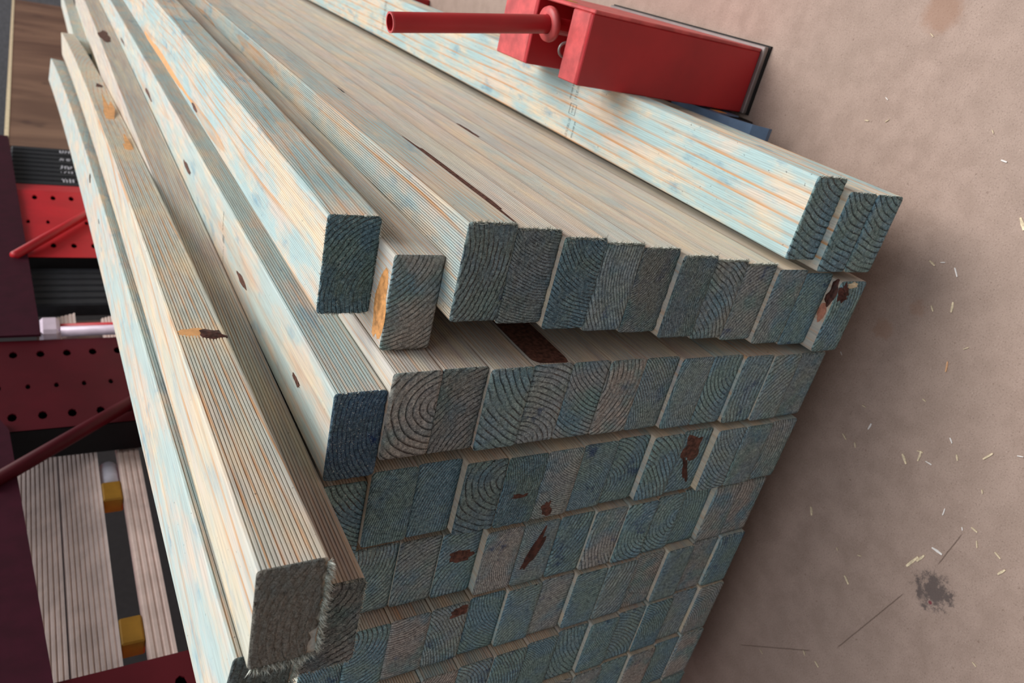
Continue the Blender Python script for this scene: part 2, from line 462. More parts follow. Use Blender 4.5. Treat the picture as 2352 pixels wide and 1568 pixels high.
HINT = {(1, 0): 'blue-grey end with dark knotted corner',
        (2, 1): 'blue-grey stud end with blue ink marks', (2, 7): 'dull slate stud end',
        (3, 3): 'stud end with a brown knot across its top', (4, 9): 'stud end with a brick-red bark patch',
        (4, 7): 'stud end with a dark red diagonal bark streak', (7, 8): 'stud end with a round red-brown knot',
        (2, 10): 'dark green-grey end with curved growth rings', (2, 11): 'dark olive end with bold growth rings', (2, 9): 'stud end with brown growth rings over blue'}
FIB_TOP = [fibres_mesh(300 + i, ['right'], 260, 0.0060) for i in range(3)]
FIB_SOFT = [fibres_mesh(320 + i, ['right'], 80, 0.0028) for i in range(3)]
stack = {}
jit = random.Random(21)
for r in range(1, 9):
    nk = len(YT[r])
    for k in range(nk):
        x = -(r - 1) * 0.09 - 0.045 + OX[r] + LN[r] * (k + 0.5) * 0.045
        y = YT[r][k] / 1000 + jit.uniform(-0.0003, 0.0003)
        if r == 4 and k == 12: x -= 0.003
        look = rand_look()
        side = 'right'
        if (r, k) in HINT: h = HINT[r, k]
        else:
            h = 'grey-brown stud end' if look['tone'] > 0.45 else ('slate-blue stud end' if look['ink'] > 0.6 else 'dull blue-grey stud end')
        if k == 0: pos = 'at the right end'
        elif k == nk - 1: pos = 'at the left end'
        else: pos = ORD[k + 1] + ' from the right'
        label = ', '.join((h, pos, ROWN[r]))
        if r == 1:
            look.update(rib=1.0 if k == nk - 1 else 0.3, blue=look['blue'] * 0.7, gray=max(0.45, look['gray']), warm=look['warm'] * 0.7)
        if (r, k) in ((2, 11), (2, 9), (3, 9)): look.update(rw=0.0068, ink=0.2)
        if (r, k) == (1, 10): look.update(blue=0.8, warm=0.95, gray=0.25)
        if r == 2 and k >= 4: look.update(gray=1.0, warm=0.5, blue=0.25)
        rough = (r == 1 and k in (10, 9, 8, 6, 5)) or (r, k) in ((2, 10), (3, 9), (3, 8))
        fib = None
        if r == 1 and k >= 3: fib = FIB_TOP[k % 3]
        elif jit.random() < 0.45: fib = FIB_SOFT[jit.randrange(3)]
        if rough: look['fuzz'] = 0.7
        stack[r, k] = stud(STACK_MESH, (x, y, Z0 + PITCH * k + ST / 2 + 0.0002), label, look, rough=rough, fib=fib)

# the three studs at the upper right
R0M = stud_mesh('timber_stud', 2.4, 14, 0.007, -0.0036, 0.0)
for k, (x, y, lab) in enumerate(((0.064, -0.019, 'dark slate stud end at the upper right, outermost beside the floor'),
                                 (0.064, -0.018, 'dark slate stud end at the upper right, wedged between two others'),
                                 (0.074, -0.008, 'broad cream and aqua stud, upper right, orange grain and a printed stamp'))):
    look = rand_look(blue=1.0, warm=1.0, gray=0.0, rib=0.16, px=0.080, pz=-0.03, rw=0.0125, seed=11.3 + 3 * k, tone=0.1, ink=0.1)
    o = stud(R0M, (x, y, Z0 + PITCH * k + ST / 2 + 0.0002), lab, look, rough=(k == 2), fib=FIB_TOP[0] if k == 2 else FIB_SOFT[k])
    stack[0, k] = o

# loose studs lying on the left side of the stack
def loose(name, X, Y, Z, yaw, bow, L, label, look, rough=True, fib=None, tops=(), pit=0.0, roll=0.0, chew=None):
    me = stud_mesh('timber_stud', L, 24, yaw, bow, pit, tops)
    cap = cap_mesh('cut_end', hash(name) % 1000 if False else sum(map(ord, name)), 0.0020 if rough else 0.0005, 46, 26, chew=chew)
    o = stud(me, (X, Y, Z + Z0), label, look, cap=cap, fib=fib, roll=roll)
    stack[name] = o
    return o
z12 = PITCH * 12
z11 = PITCH * 11
def ragged(x, z):
    # torn lower right arris of the nearest end
    if z < -ST / 2 + 0.012:
        d = (-ST / 2 + 0.012 - z) / 0.012
        z += d * (0.0022 + 0.0026 * mn.noise(Vector((x * 160, 3.1, 0))) + (0.004 if x < -0.02 else 0.0))
    return x, z

FB_ALL = fibres_mesh(401, ['bottom', 'left', 'right', 'top'], 120, 0.004)
FB_RAG = fibres_mesh(402, ['bottom', 'bottom', 'left'], 260, 0.008)
GT = (-0.0335, -0.0365, -0.0395, -0.0425)
loose('ridge_stud', -0.018, 0.074, z11 + 0.0697 + 0.0008, 0.012, -0.0021, 2.4,
      'aqua-white stud lying loose on top with a rough dark end, upper of a stepped pair',
      rand_look(seed=3.2, blue=0.95, warm=0.85, gray=0.25, rib=0.42, px=-0.03, pz=-0.05, rw=0.007, tone=0.0, ink=0.2, fuzz=0.9), fib=FB_ALL)
loose('under_ridge', -0.037, 0.038, z11 + 0.0232 + 0.0004, 0.011, -0.0010, 2.4,
      'loose stud with brown-grey cross-hatched end and orange edge, lower of stepped pair',
      rand_look(seed=9.1, blue=0.3, warm=0.8, gray=0.8, rib=0.25, px=0.055, pz=0.045, rw=0.0042, tone=1.0, ink=0.0, fuzz=0.3, lift=0.1), rough=False)
loose('left_blue', -0.148, 0.008, z12 + 0.0232 + 0.0004, 0.005, -0.0020, 3.6,
      'pale pinkish stud with small knots and navy end, left of the stepped pair',
      rand_look(seed=14.7, blue=0.75, warm=0.45, gray=0.55, rib=0.05, px=0.01, pz=-0.09, rw=0.007, tone=0.0, ink=1.6, fuzz=0.5), fib=FIB_SOFT[1])
loose('dark_low', -0.2520, 0.016, z12 + 0.0232 + 0.0004, 0.0, 0.0, 4.2,
      'shadowed dark stud end with a red-brown corner, left of the dark navy end',
      rand_look(seed=17.1, tone=0.0, ink=0.1, rw=0.009, blue=.4), rough=False)
loose('left_under', -0.240, -0.106, z12 + 0.0697 + 0.0006, 0.024, -0.0045, 3.6,
      'greyish stud tucked beneath the nearest stud, brown speckled end',
      rand_look(seed=21.9, blue=0.25, warm=0.75, gray=0.9, rib=0.05, px=0.05, pz=0.03, rw=0.006, tone=0.7, ink=0.0, fuzz=0.9), fib=FB_ALL)
loose('nearest', -0.174, -0.141, z12 + 0.1162 + 0.0008, -0.040, -0.0120, 3.4,
      'nearest loose stud with cream ribbed side, big knot and ragged grey-brown sawn end',
      rand_look(seed=26.4, blue=0.4, warm=0.95, gray=0.0, rib=0.03, px=-0.02, pz=-0.10, rw=0.0085, tone=1.0, ink=0.0, fuzz=1.2, lift=0.55), fib=FB_RAG, tops=GT, chew=ragged)
loose('far_left', -0.2680, -0.128, 0.6870, -0.046, -0.0115, 3.3,
      'leftmost loose stud, broad greenish cream face, shaggy end at the frame bottom',
      rand_look(seed=31.3, blue=0.8, warm=0.5, gray=0.45, rib=0.02, px=0.03, pz=-0.11, rw=0.010, tone=0.2, ink=0.0, fuzz=1.4, lift=0.35), fib=FB_RAG, chew=ragged, roll=0.13)
sm = stud_mesh('timber_stud', 1.75, 4, 0, 0)
stack['beyond'] = stud(sm, (-0.470, 3.0, Z0 + z12 + 0.0697 + 0.0006), 'distant pale stud beyond the left loose studs, at the top left',
                       rand_look(seed=36.0, blue=0.6, gray=0.4, warm=0.2))

# knots, bark, cracks and marks that belong to single studs
def blob(parent, name, mat, face, u, s, ru, rs, seed=0, h=0.0008, label=None, yaw=0.0, n=18, jag=0.25, w=SW, t=ST, sq=1.0):
    """irregular low lump on a stud: face '+z' (u across), '+x' (u up) or 'end' (u across, s up)"""
    r = random.Random(seed * 7 + 3)
    b = MB(); b.v.append(None)
    def P(a, c, k):
        if face == '+z':
            return (a, c, t / 2 + k)
        if face == '+x':
            return (w / 2 + k, c, a)
        return (a, -0.0028 - k, c)
    ph = r.random() * 6
    outer = []
    for i in range(n):
        a = 2 * math.pi * i / n
        q = 1 + jag * (mn.noise(Vector((math.cos(a) * 1.6 + seed, math.sin(a) * 1.6, ph))) * 1.6)
        ca, sa = math.copysign(abs(math.cos(a)) ** sq, math.cos(a)) * ru * q, math.copysign(abs(math.sin(a)) ** sq, math.sin(a)) * rs * q
        outer.append((u + ca * math.cos(yaw) - sa * math.sin(yaw), s + ca * math.sin(yaw) + sa * math.cos(yaw)))
    off = parent.get('_b', 0)
    b.v[0] = P(u, s, h)
    for (a, c) in outer: b.v.append(P((a + u) / 2, (c + s) / 2, h * (0.6 + 0.7 * r.random())))
    for (a, c) in outer: b.v.append(P(a, c, 0.0001 if face != 'end' else -0.0012))
    for i in range(n):
        j = (i + 1) % n
        f1 = [0, 1 + i, 1 + j]; f2 = [1 + i, 1 + n + i, 1 + n + j, 1 + j]
        if face == '+x' : f1 = f1[::1]; 
        b.face(f1); b.face(f2)
    o = b.build(name, mat, parent)
    if label: o['label'] = label
    return o

# knot in the lowest stud of the top row, seen at its upper corner
q = stack[1, 0]
blob(q, 'knot', KNOT, 'end', 0.030, 0.015, 0.014, 0.008, 1, 0.003, 'dark glossy knot with brown flecks', yaw=0.5, jag=0.5)
blob(q, 'knot', KNOT, '+z', 0.026, 0.0058, 0.017, 0.0062, 33, 0.0015, 'dark knot cavity on the exposed edge', jag=0.4)
blob(q, 'splinter', PALE, 'end', 0.041, 0.003, 0.0035, 0.010, 2, 0.0014, 'pale torn splinter', jag=0.6)
blob(q, 'bark', ROSY, '+z', 0.002, 0.0075, 0.010, 0.006, 3, 0.0006, 'rosy orange patch on the exposed edge')
# bark streak along the upper face of the top row
blob(stack[1, 9], 'bark_strip', BARK, '+x', 0.0175, 0.135, 0.0055, 0.125, 4, 0.0012, 'long rusty bark strip', jag=0.35, n=28)
blob(stack[1, 6], 'split', BARK, '+x', 0.014, 0.395, 0.004, 0.030, 5, 0.0005, 'brown chipped notch')
for (r, k, u, v, ru, rv, yaw, mat, nm, lab) in (
        (3, 3, 0.020, 0.002, 0.017, 0.014, 0.2, BARK, 'knot', 'brown knot across the end'),
        (3, 3, -0.012, 0.000, 0.020, 0.004, 0.45, KNOT, 'knot', 'dark knot streak'),
        (4, 9, 0.010, -0.003, 0.008, 0.0145, 0.0, BARK, 'bark_patch', 'brick-red bark patch'),
        (4, 7, 0.004, 0.003, 0.032, 0.008, -0.35, KNOT, 'bark_streak', 'dark red diagonal bark streak'),
        (7, 8, -0.012, 0.004, 0.009, 0.008, 0.0, BARK, 'knot', 'round red-brown knot'),
        (7, 6, -0.002, 0.002, 0.012, 0.010, 0.4, BARK, 'knot', 'faint brown knot'),
        (7, 4, -0.02, 0.0, 0.020, 0.016, 0.1, CREAMEND, 'split_face', 'pale split patch'),
        (8, 0, 0.005, -0.002, 0.012, 0.014, 0.5, KNOT, 'knot', 'dark brown knot'),
        (3, 8, -0.006, 0.000, 0.012, 0.003, 1.45, BARK, 'bark_patch', 'thin rust streak'),
        (5, 9, 0.034, -0.010, 0.008, 0.010, 0.2, BARK, 'bark_patch', 'rusty corner'),
        (3, 7, -0.030, 0.006, 0.010, 0.006, 0.3, BARK, 'bark_patch', 'red-brown streak at the lower corner')):
    blob(stack[r, k], nm, mat, 'end', u, v, ru, rv, r * 13 + k, 0.0006, lab, yaw, n=30, jag=0.38, sq=0.8)
blob(stack['dark_low'], 'bark_patch', BARK, 'end', -0.034, -0.008, 0.014, 0.009, 9, 0.0006, 'red-brown corner')
# nearest stud: knot on the ribbed side
q = stack['nearest']
def follow(key, s):
    yw, bw = {'nearest': (-0.040, -0.0120), 'left_blue': (0.005, -0.0020), 'ridge_stud': (0.012, -0.0021), 'far_left': (-0.046, -0.0115), 'left_under': (0.024, -0.0045)}[key]
    return yw * s + bw * s * s
def on(key, name, mat, face, u, s, ru, rs, seed, h=0.0006, label=None, yaw=0.0, jag=0.3):
    d = follow(key, s)
    o = blob(stack[key], name, mat, face, u, s, ru, rs, seed, h, label, yaw, jag=jag)
    o.location = (d, 0, 0)
    return o
on('nearest', 'knot', KNOT, '+x', -0.012, 0.330, 0.012, 0.011, 11, 0.0012, 'dark open knot', jag=0.5)
on('nearest', 'knot_halo', RESIN, '+x', 0.009, 0.336, 0.015, 0.009, 12, 0.0003, 'orange halo beside the knot', jag=0.5)
on('nearest', 'resin_patch', RESIN, '+x', 0.0, 1.34, 0.010, 0.16, 13, 0.0005, 'pale orange bare patch', jag=0.6)
on('nearest', 'resin_patch', RESIN, '+x', -0.006, 1.08, 0.006, 0.08, 14, 0.0005, 'pale orange bare patch', jag=0.6)
on('nearest', 'knot', KNOT, '+x', -0.008, 1.75, 0.008, 0.025, 15, 0.0010, 'dark knot')
on('left_blue', 'knot', BARK, '+z', -0.004, 0.10, 0.004, 0.013, 21, 0.0004, 'small red-brown knot')
on('left_blue', 'knot', BARK, '+z', -0.012, 0.335, 0.005, 0.026, 22, 0.0004, 'narrow split knot', yaw=0.05)
on('left_blue', 'knot', BARK, '+z', -0.006, 0.73, 0.006, 0.034, 23, 0.0004, 'oval brown knot')
on('left_blue', 'knot', BARK, '+z', -0.010, 1.22, 0.005, 0.05, 24, 0.0004, 'faint long knot')
on('left_blue', 'knot', BARK, '+z', -0.004, 1.75, 0.004, 0.06, 25, 0.0004, 'faint long knot')
on('ridge_stud', 'knot', BARK, '+z', -0.034, 0.62, 0.004, 0.025, 26, 0.0006, 'brown eye knot at the lower edge')
on('ridge_stud', 'resin_patch', RESIN, '+z', -0.036, 0.95, 0.007, 0.28, 27, 0.0004, 'tan streak at the lower edge', jag=0.4)
on('far_left', 'knot', CRACK, '+z', 0.028, 1.28, 0.007, 0.018, 28, 0.0004, 'small dark hole')
on('far_left', 'knot', CRACK, '+z', 0.010, 1.05, 0.002, 0.010, 29, 0.0004, 'small dark speck')
on('left_under', 'knot', BARK, '+x', 0.006, 2.0, 0.014, 0.08, 30, 0.001, 'reddish broken knot')
blob(stack['under_ridge'], 'resin_patch', AMBER, '+z', -0.010, 0.012, 0.033, 0.013, 31, 0.0004, 'orange heartwood at the corner')
blob(stack[2, 8], 'bark_patch', BARK, '+x', 0.0, 0.058, 0.0205, 0.056, 41, 0.0006, 'dark reddish bark side', jag=0.04, sq=0.25, n=28)
blob(stack[1, 10], 'split', CRACK, '+x', -0.020, 0.46, 0.0012, 0.016, 32, 0.0004, 'short dark split')

# printed stamps: rows of tiny unreadable characters (too small to read in the photograph)
def stamp(parent, s, u0, u1, lines, seed, frame=None, dx=0.0, label=None):
    r = random.Random(seed); b = MB(); z = ST / 2 + 0.0002
    def q(ua, ub, sa, sb): b.poly([(ua, sa, z), (ub, sa, z), (ub, sb, z), (ua, sb, z)])
    for ds, ua, ub, hgt in lines:
        u = ua
        while u < ub:
            wd = r.uniform(0.0009, 0.0016)
            k = r.random()
            q(u, u + 0.0003, s + ds, s + ds + hgt)
            if k > 0.25: q(u, u + wd, s + ds + hgt - 0.0006, s + ds + hgt)
            if k < 0.6: q(u + wd - 0.0003, u + wd, s + ds, s + ds + hgt * r.choice((0.5, 1.0)))
            if k > 0.5: q(u, u + wd, s + ds + hgt * 0.45, s + ds + hgt * 0.45 + 0.0006)
            u += wd + r.choice((0.0006, 0.0006, 0.0018))
    if frame:
        a, c, s0, s1 = frame
        e = 0.0004
        q(a, c, s + s0, s + s0 + e * 2); q(a, c, s + s1 - e * 2, s + s1); q(a, a + e, s + s0, s + s1); q(c - e, c, s + s0, s + s1)
        q(a + 0.002, c - 0.002, s + (s0 + s1) / 2, s + (s0 + s1) / 2 + e * 2); q((a + c) / 2, (a + c) / 2 + e, s + s0 + 0.003, s + s1 - 0.003)
    o = b.build('stamp', INK, parent, loc=(dx, 0, 0)); o['label'] = label or 'faint printed grading stamp'
    return o
stamp(stack[0, 2], 0.430, 0, 0, ((0.0, 0.014, 0.040, 0.006), (0.014, 0.012, 0.040, 0.004), (0.002, -0.040, -0.012, 0.006), (-0.012, -0.038, -0.014, 0.004)), 5,
      frame=(-0.008, 0.007, -0.004, 0.012), label='dark printed grading stamp with a small square')
stamp(stack[0, 2], 1.20, 0, 0, ((0.0, -0.030, 0.036, 0.012),), 6)
stamp(stack['left_blue'], 0.440, 0, 0, ((0.0, -0.036, -0.012, 0.003), (0.0, -0.008, 0.000, 0.010), (0.010, 0.006, 0.030, 0.003)), 8, label='scuffed printed mark')

# ------------------------------------------------------------------ red lumber cart: post box, stake, bearers, caster
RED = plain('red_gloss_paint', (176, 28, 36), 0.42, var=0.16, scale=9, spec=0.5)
REDLIT = plain('lit_red_paint', (206, 84, 84), 0.45, var=0.25, scale=40, spec=0.5)  # cart red with the light on flanges and side plate painted in
RUBBER = plain('black_rubber', (40, 38, 38), 0.8)
STEEL = plain('grey_steel', (150, 142, 140), 0.45, 0.6)
BLUEST = plain('blue_grey_steel', (104, 128, 158), 0.4, 0.2, var=0.15)
YELLOW = plain('yellow_label', (236, 206, 60), 0.5, var=0.1)
ORANGE = plain('orange_label', (240, 170, 96), 0.5)

cart = empty('lumber_cart', (0.17, 0.46, 0.0))
tag(cart, 'red steel cart end with an upright tube stake, behind the upper right of the stack', 'cart')
def cpart(b, name, mat, label=None, parent=None, smooth=False):
    o = b.build(name, mat, None, smooth)
    o.parent = parent or cart
    o.location = Vector((-0.17, -0.46, 0.0)) if parent is None else (0, 0, 0)
    if label: o['label'] = label
    return o
zt = 0.215 + Z0
b = MB(); b.box(0.1205, 0.2060, 0.327, 0.333, 0.012, zt, bev=0.0012); cpart(b, 'front_plate', RED)
b = MB(); b.box(0.1205, 0.2060, 0.3332, 0.373, zt - 0.006, zt, bev=0.0012); b.box(0.1205, 0.2060, 0.367, 0.373, zt - 0.12, zt - 0.0062); cpart(b, 'top_flange', REDLIT, 'pinkish top flange, light painted into its red')
b = MB(); b.box(0.2062, 0.2110, 0.327, 0.700, 0.012, zt - 0.001, bev=0.0012); cpart(b, 'side_plate', REDLIT, 'side plate with glare painted as pinkish red')
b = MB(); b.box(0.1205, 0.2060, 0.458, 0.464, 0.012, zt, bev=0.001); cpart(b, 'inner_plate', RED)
b = MB(); b.box(0.1205, 0.2060, 0.4642, 0.546, zt - 0.006, zt, bev=0.0012); b.box(0.1205, 0.2060, 0.540, 0.546, 0.012, zt - 0.0062); cpart(b, 'rear_flange', REDLIT, 'pinkish rear flange, light painted into its red')
b = MB(); b.box(0.1205, 0.2060, 0.3732, 0.4578, 0.10, 0.106); cpart(b, 'socket_floor', RED)
b = MB(); b.box(0.1200, 0.215, 0.322, 0.705, 0.004, 0.012, bev=0.001); foot = cpart(b, 'foot_plate', STEEL, 'bare grey steel foot plate')
b = MB(); b.box(0.1195, 0.217, 0.320, 0.707, 0.0, 0.0038); cpart(b, 'rubber_pad', RUBBER, 'black rubber pad', foot)
# stake
p0 = Vector((0.179, 0.415, 0.1062)); pc = Vector((0.179, 0.415, 0.219 + Z0)); p1 = Vector((0.145, 0.410, 0.441 + Z0))
b = MB(); b.tube([p0, pc], 0.0105, 20); b2 = MB()
b2.tube([pc, p1], 0.0118, 24, cap=False); b2.tube([p1, pc], 0.0098, 24, cap=False)
n0 = len(b2.v)
stake = cpart(b, 'socket_pin', RED)
tubeo = cpart(b2, 'stake_tube', RED, 'red tube with chipped paint', smooth=True)
d = (p1 - pc).normalized()
b = MB()
a_ = d.cross(Vector((0, 1, 0))).normalized(); c_ = d.cross(a_)
for (cz, ri, ro) in ((p1, 0.0096, 0.0120),):
    n = 24; vs = len(b.v)
    for k in range(n):
        t = 2 * math.pi * k / n; e = a_ * math.cos(t) + c_ * math.sin(t)
        b.v.append(tuple(cz + e * ri)); b.v.append(tuple(cz + e * ro)); b.v.append(tuple(cz + e * ro - d * 0.002))
    for k in range(n):
        j = (k + 1) % n
        b.face([vs + 3 * k, vs + 3 * k + 1, vs + 3 * j + 1, vs + 3 * j]); b.face([vs + 3 * k + 1, vs + 3 * k + 2, vs + 3 * j + 2, vs + 3 * j + 1])
cpart(b, 'tube_rim', REDLIT)
b = MB(); b.tube([p1 - d * 0.004 + a_ * 0.001, p1 - d * 0.010 + a_ * 0.001], 0.01205, 24, cap=False)
# collar: a flat ring
b = MB(); n = 32
rings = [(0.0122, 0.004), (0.0215, 0.004), (0.0225, 0.0), (0.0215, -0.004), (0.0122, -0.004)]
for (rr, h) in rings:
    for k in range(n):
        t = 2 * math.pi * k / n
        b.v.append(tuple(pc + d * h + (a_ * math.cos(t) + c_ * math.sin(t)) * rr))
for i in range(len(rings) - 1):
    for k in range(n):
        j = (k + 1) % n
        b.face([i * n + k, i * n + j, (i + 1) * n + j, (i + 1) * n + k])
cpart(b, 'collar', REDLIT, 'flat welded collar ring', smooth=True)
b = MB()
b.tube([(0.155 + 0.009 * math.cos(t), 0.3755, zt - 0.004 + 0.010 * math.sin(t)) for t in [math.pi * i / 10 for i in range(11)]], 0.0018, 8)
cpart(b, 'lifting_ring', STEEL, smooth=True)
b = MB(); b.box(0.2111, 0.2116, 0.44, 0.56, zt - 0.05, zt - 0.012); cpart(b, 'warning_label', YELLOW, 'yellow sticker')
# bearers under the stack
for i, (y, wh) in enumerate(((0.50, 'nearest'), (1.50, 'second'), (2.60, 'third'), (3.80, 'farthest'))):
    b = MB(); b.box(-0.72, 0.1120, y, y + 0.08, 0.0, Z0, bev=0.003)
    tag(b.build('bearer', RED), 'red steel bearer on the floor beneath the stack, ' + wh + ' of four', 'bearer', 'bearers under the stack')
# caster beside the front bearer
cb = MB()
prof = [(0.235, 0.046), (0.25, 0.064), (0.28, 0.078), (0.32, 0.088), (0.39, 0.092)]
for (y, z) in prof: cb.v += [(0.082, y, z), (0.118, y, z), (0.118, y, z - 0.006), (0.082, y, z - 0.006)]
for i in range(len(prof) - 1):
    for k in range(4):
        j = (k + 1) % 4
        cb.face([i * 4 + k, i * 4 + j, (i + 1) * 4 + j, (i + 1) * 4 + k])
cb.face([3, 2, 1, 0]); m_ = (len(prof) - 1) * 4; cb.face([m_, m_ + 1, m_ + 2, m_ + 3])
cb.box(0.082, 0.086, 0.29, 0.39, 0.03, 0.082); cb.box(0.1155, 0.1175, 0.31, 0.38, 0.03, 0.084)
fork = cpart(cb, 'caster_fork', BLUEST, 'blue-grey steel caster fork')
b = MB(); b.tube([(0.089, 0.325, 0.040), (0.113, 0.325, 0.040)], 0.040, 28); cpart(b, 'wheel', RUBBER, 'black caster wheel', fork, True)
b = MB(); b.box(0.1176, 0.1180, 0.315, 0.335, 0.050, 0.066); cpart(b, 'caster_label', ORANGE, 'orange label', fork)

# ------------------------------------------------------------------ storage rack along the left
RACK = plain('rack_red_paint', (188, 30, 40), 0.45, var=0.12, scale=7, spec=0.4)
HOLLOWSHADE = plain('hollow_shade_paint', (14, 10, 12), 0.9)  # near-black colour stands for the shade inside the red channel
LILAC = plain('lilac_cap_and_highlight', (214, 196, 212), 0.4, 0.1, var=0.08)

def perforated(y0, y1, z0, z1, x, t, holes, rad):
    """steel sheet in the plane x with real octagonal holes; holes: {y column: (small?)}; cells are cut into a ring round each hole"""
    b = MB(); pitch = 0.0545
    cols = sorted(holes)
    ed = [y0] + [(a + c) / 2 for a, c in zip(cols, cols[1:])] + [y1]
    nz = int((z1 - z0) / pitch)
    for ci, cy in enumerate(cols):
        a, c = ed[ci], ed[ci + 1]
        rad_y, rad_z, zoff = holes[cy]
        for k in range(nz):
            za = z0 + k * pitch + zoff; zb = za + pitch; cz = (za + zb) / 2
            base = len(b.v)
            outer = [(c, zb), (cy, zb), (a, zb), (a, cz), (a, za), (cy, za), (c, za), (c, cz)]
            for (yy, zz) in outer: b.v.append((x, yy, zz))
            for i in range(8):
                t_ = math.pi / 4 + i * math.pi / 4
                b.v.append((x, cy + rad_y * math.cos(t_), cz + rad_z * math.sin(t_)))
            for i in range(8):
                t_ = math.pi / 4 + i * math.pi / 4
                b.v.append((x - t, cy + rad_y * math.cos(t_), cz + rad_z * math.sin(t_)))
            for i in range(8):
                j = (i + 1) % 8
                b.face([base + i, base + j, base + 8 + j, base + 8 + i])
                b.face([base + 8 + i, base + 8 + j, base + 16 + j, base + 16 + i])
    ztop = z0 + nz * pitch + 0.003
    for ci, cy in enumerate(cols):
        if holes[cy][2] > 0: b.box(x - t, x - 0.0002, ed[ci], ed[ci + 1], z0 - 0.001, z0 + holes[cy][2])
    b.box(x - t, x, y0, y1, ztop, z1 + 0.8); b.box(x - t, x, y0, y1, 0.0, z0)
    return b

rack = empty('storage_rack', (-0.85, 1.0, 0.0))
tag(rack, 'red perforated steel storage rack standing along the left edge', 'rack')
def rpart(b, name, mat, label=None, parent=None, smooth=False):
    o = b.build(name, mat, None, smooth); o.parent = parent or rack
    o.location = Vector((0.85, -1.0, 0.0)) if parent is None else (0, 0, 0)
    if label: o['label'] = label
    return o
zz = Z0
RACKSHADE = plain('rack_shade_paint', (72, 12, 22), 0.5, var=0.15, scale=7, spec=0.15)  # rack red with the shade on the near frame painted in
for (y0, y1, hol, pm) in ((1.030, 1.412, {1.082: (0.016, 0.0090, 0.0), 1.200: (0.011, 0.0052, 0.026), 1.344: (0.016, 0.0090, 0.0)}, RACKSHADE),
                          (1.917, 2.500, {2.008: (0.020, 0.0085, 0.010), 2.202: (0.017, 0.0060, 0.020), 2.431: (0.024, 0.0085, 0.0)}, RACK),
                          (0.05, 0.384, {0.10: (0.016, 0.0090, 0.0), 0.21: (0.011, 0.0052, 0.026), 0.325: (0.016, 0.0090, 0.0)}, RACKSHADE)):
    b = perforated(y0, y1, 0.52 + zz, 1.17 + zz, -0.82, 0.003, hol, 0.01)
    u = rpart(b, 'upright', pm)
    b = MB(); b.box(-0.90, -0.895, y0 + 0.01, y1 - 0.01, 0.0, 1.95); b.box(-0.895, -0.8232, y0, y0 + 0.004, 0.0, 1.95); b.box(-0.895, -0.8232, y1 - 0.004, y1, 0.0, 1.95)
    rpart(b, 'channel_back', HOLLOWSHADE, 'channel back, shade of the hollow painted near-black', u)
b = MB(); b.poly([(-0.82, 2.501, 0), (-0.85, 2.650, 0), (-0.85, 2.650, 2.0), (-0.82, 2.501, 2.0)]); b.poly([(-0.823, 2.501, 0), (-0.823, 2.501, 2.0), (-0.853, 2.650, 2.0), (-0.853, 2.650, 0)])
rpart(b, 'upright_flange', RACK, 'bright red bent flange')
# slanting side sheets above the uprights
def prism(name, pts, x0, x1, mat, label):
    b = MB(); n = len(pts)
    b.v += [(x0, y, z) for y, z in pts] + [(x1, y, z) for y, z in pts]
    b.face(list(range(n))); b.face([n + i for i in range(n)][::-1])
    for i in range(n):
        j = (i + 1) % n; b.face([i, n + i, n + j, j])
    return rpart(b, name, mat, label)
SHEETSHADE = plain('sheet_shade_paint', (54, 12, 28), 0.6, var=0.15, spec=0.15)  # shade on the slanting sheets is put into this dark colour
prism('side_sheet', [(1.415, 0.817 + zz), (3.10, 0.902 + zz), (3.10, 1.50), (1.415, 1.50)], -0.812, -0.806, SHEETSHADE, 'sloping side sheet, shade painted in as dark plum')
prism('side_sheet', [(0.10, 0.794 + zz), (0.385, 0.820 + zz), (1.018, 0.878 + zz), (1.060, 0.895 + zz), (1.060, 1.50), (0.10, 1.50)], -0.812, -0.806, SHEETSHADE, 'sloping side sheet, shade painted in as dark plum')
b = MB(); b.tube([(-0.800, 1.88, 0.874 + zz), (-0.800, 2.42, 0.565 + zz)], 0.013, 14); rpart(b, 'brace', RACK, 'bright red diagonal brace', smooth=True)
b = MB(); b.tube([(-0.800, 0.836, 0.912 + zz), (-0.800, 1.20, 0.512 + zz)], 0.014, 14); rpart(b, 'brace', RACKSHADE, 'diagonal brace, its shade painted as dark red', smooth=True)
b = MB(); b.box(-0.84, -0.80, 1.4205, 1.500, 0.776 + zz, 0.820 + zz, bev=0.008); cp = rpart(b, 'end_cap', LILAC, 'pale lilac end cap')
b = MB(); b.tube([(-0.812, 1.437, 0.30 + zz), (-0.812, 1.437, 0.775 + zz)], 0.013, 12); rpart(b, 'edge_tube', LILAC, 'edge tube, flange highlight painted lilac', smooth=True)  # lilac colour is the highlight on the red upright's flange
b = MB(); b.tube([(-0.820, 1.476, 0.30 + zz), (-0.820, 1.476, 0.775 + zz)], 0.009, 12); rpart(b, 'edge_tube', RACK, smooth=True)
# shelf under the stored boards
b = MB(); b.box(-1.75, -0.905, -0.6, 2.0, 0.42, 0.45); rpart(b, 'shelf', RACK)

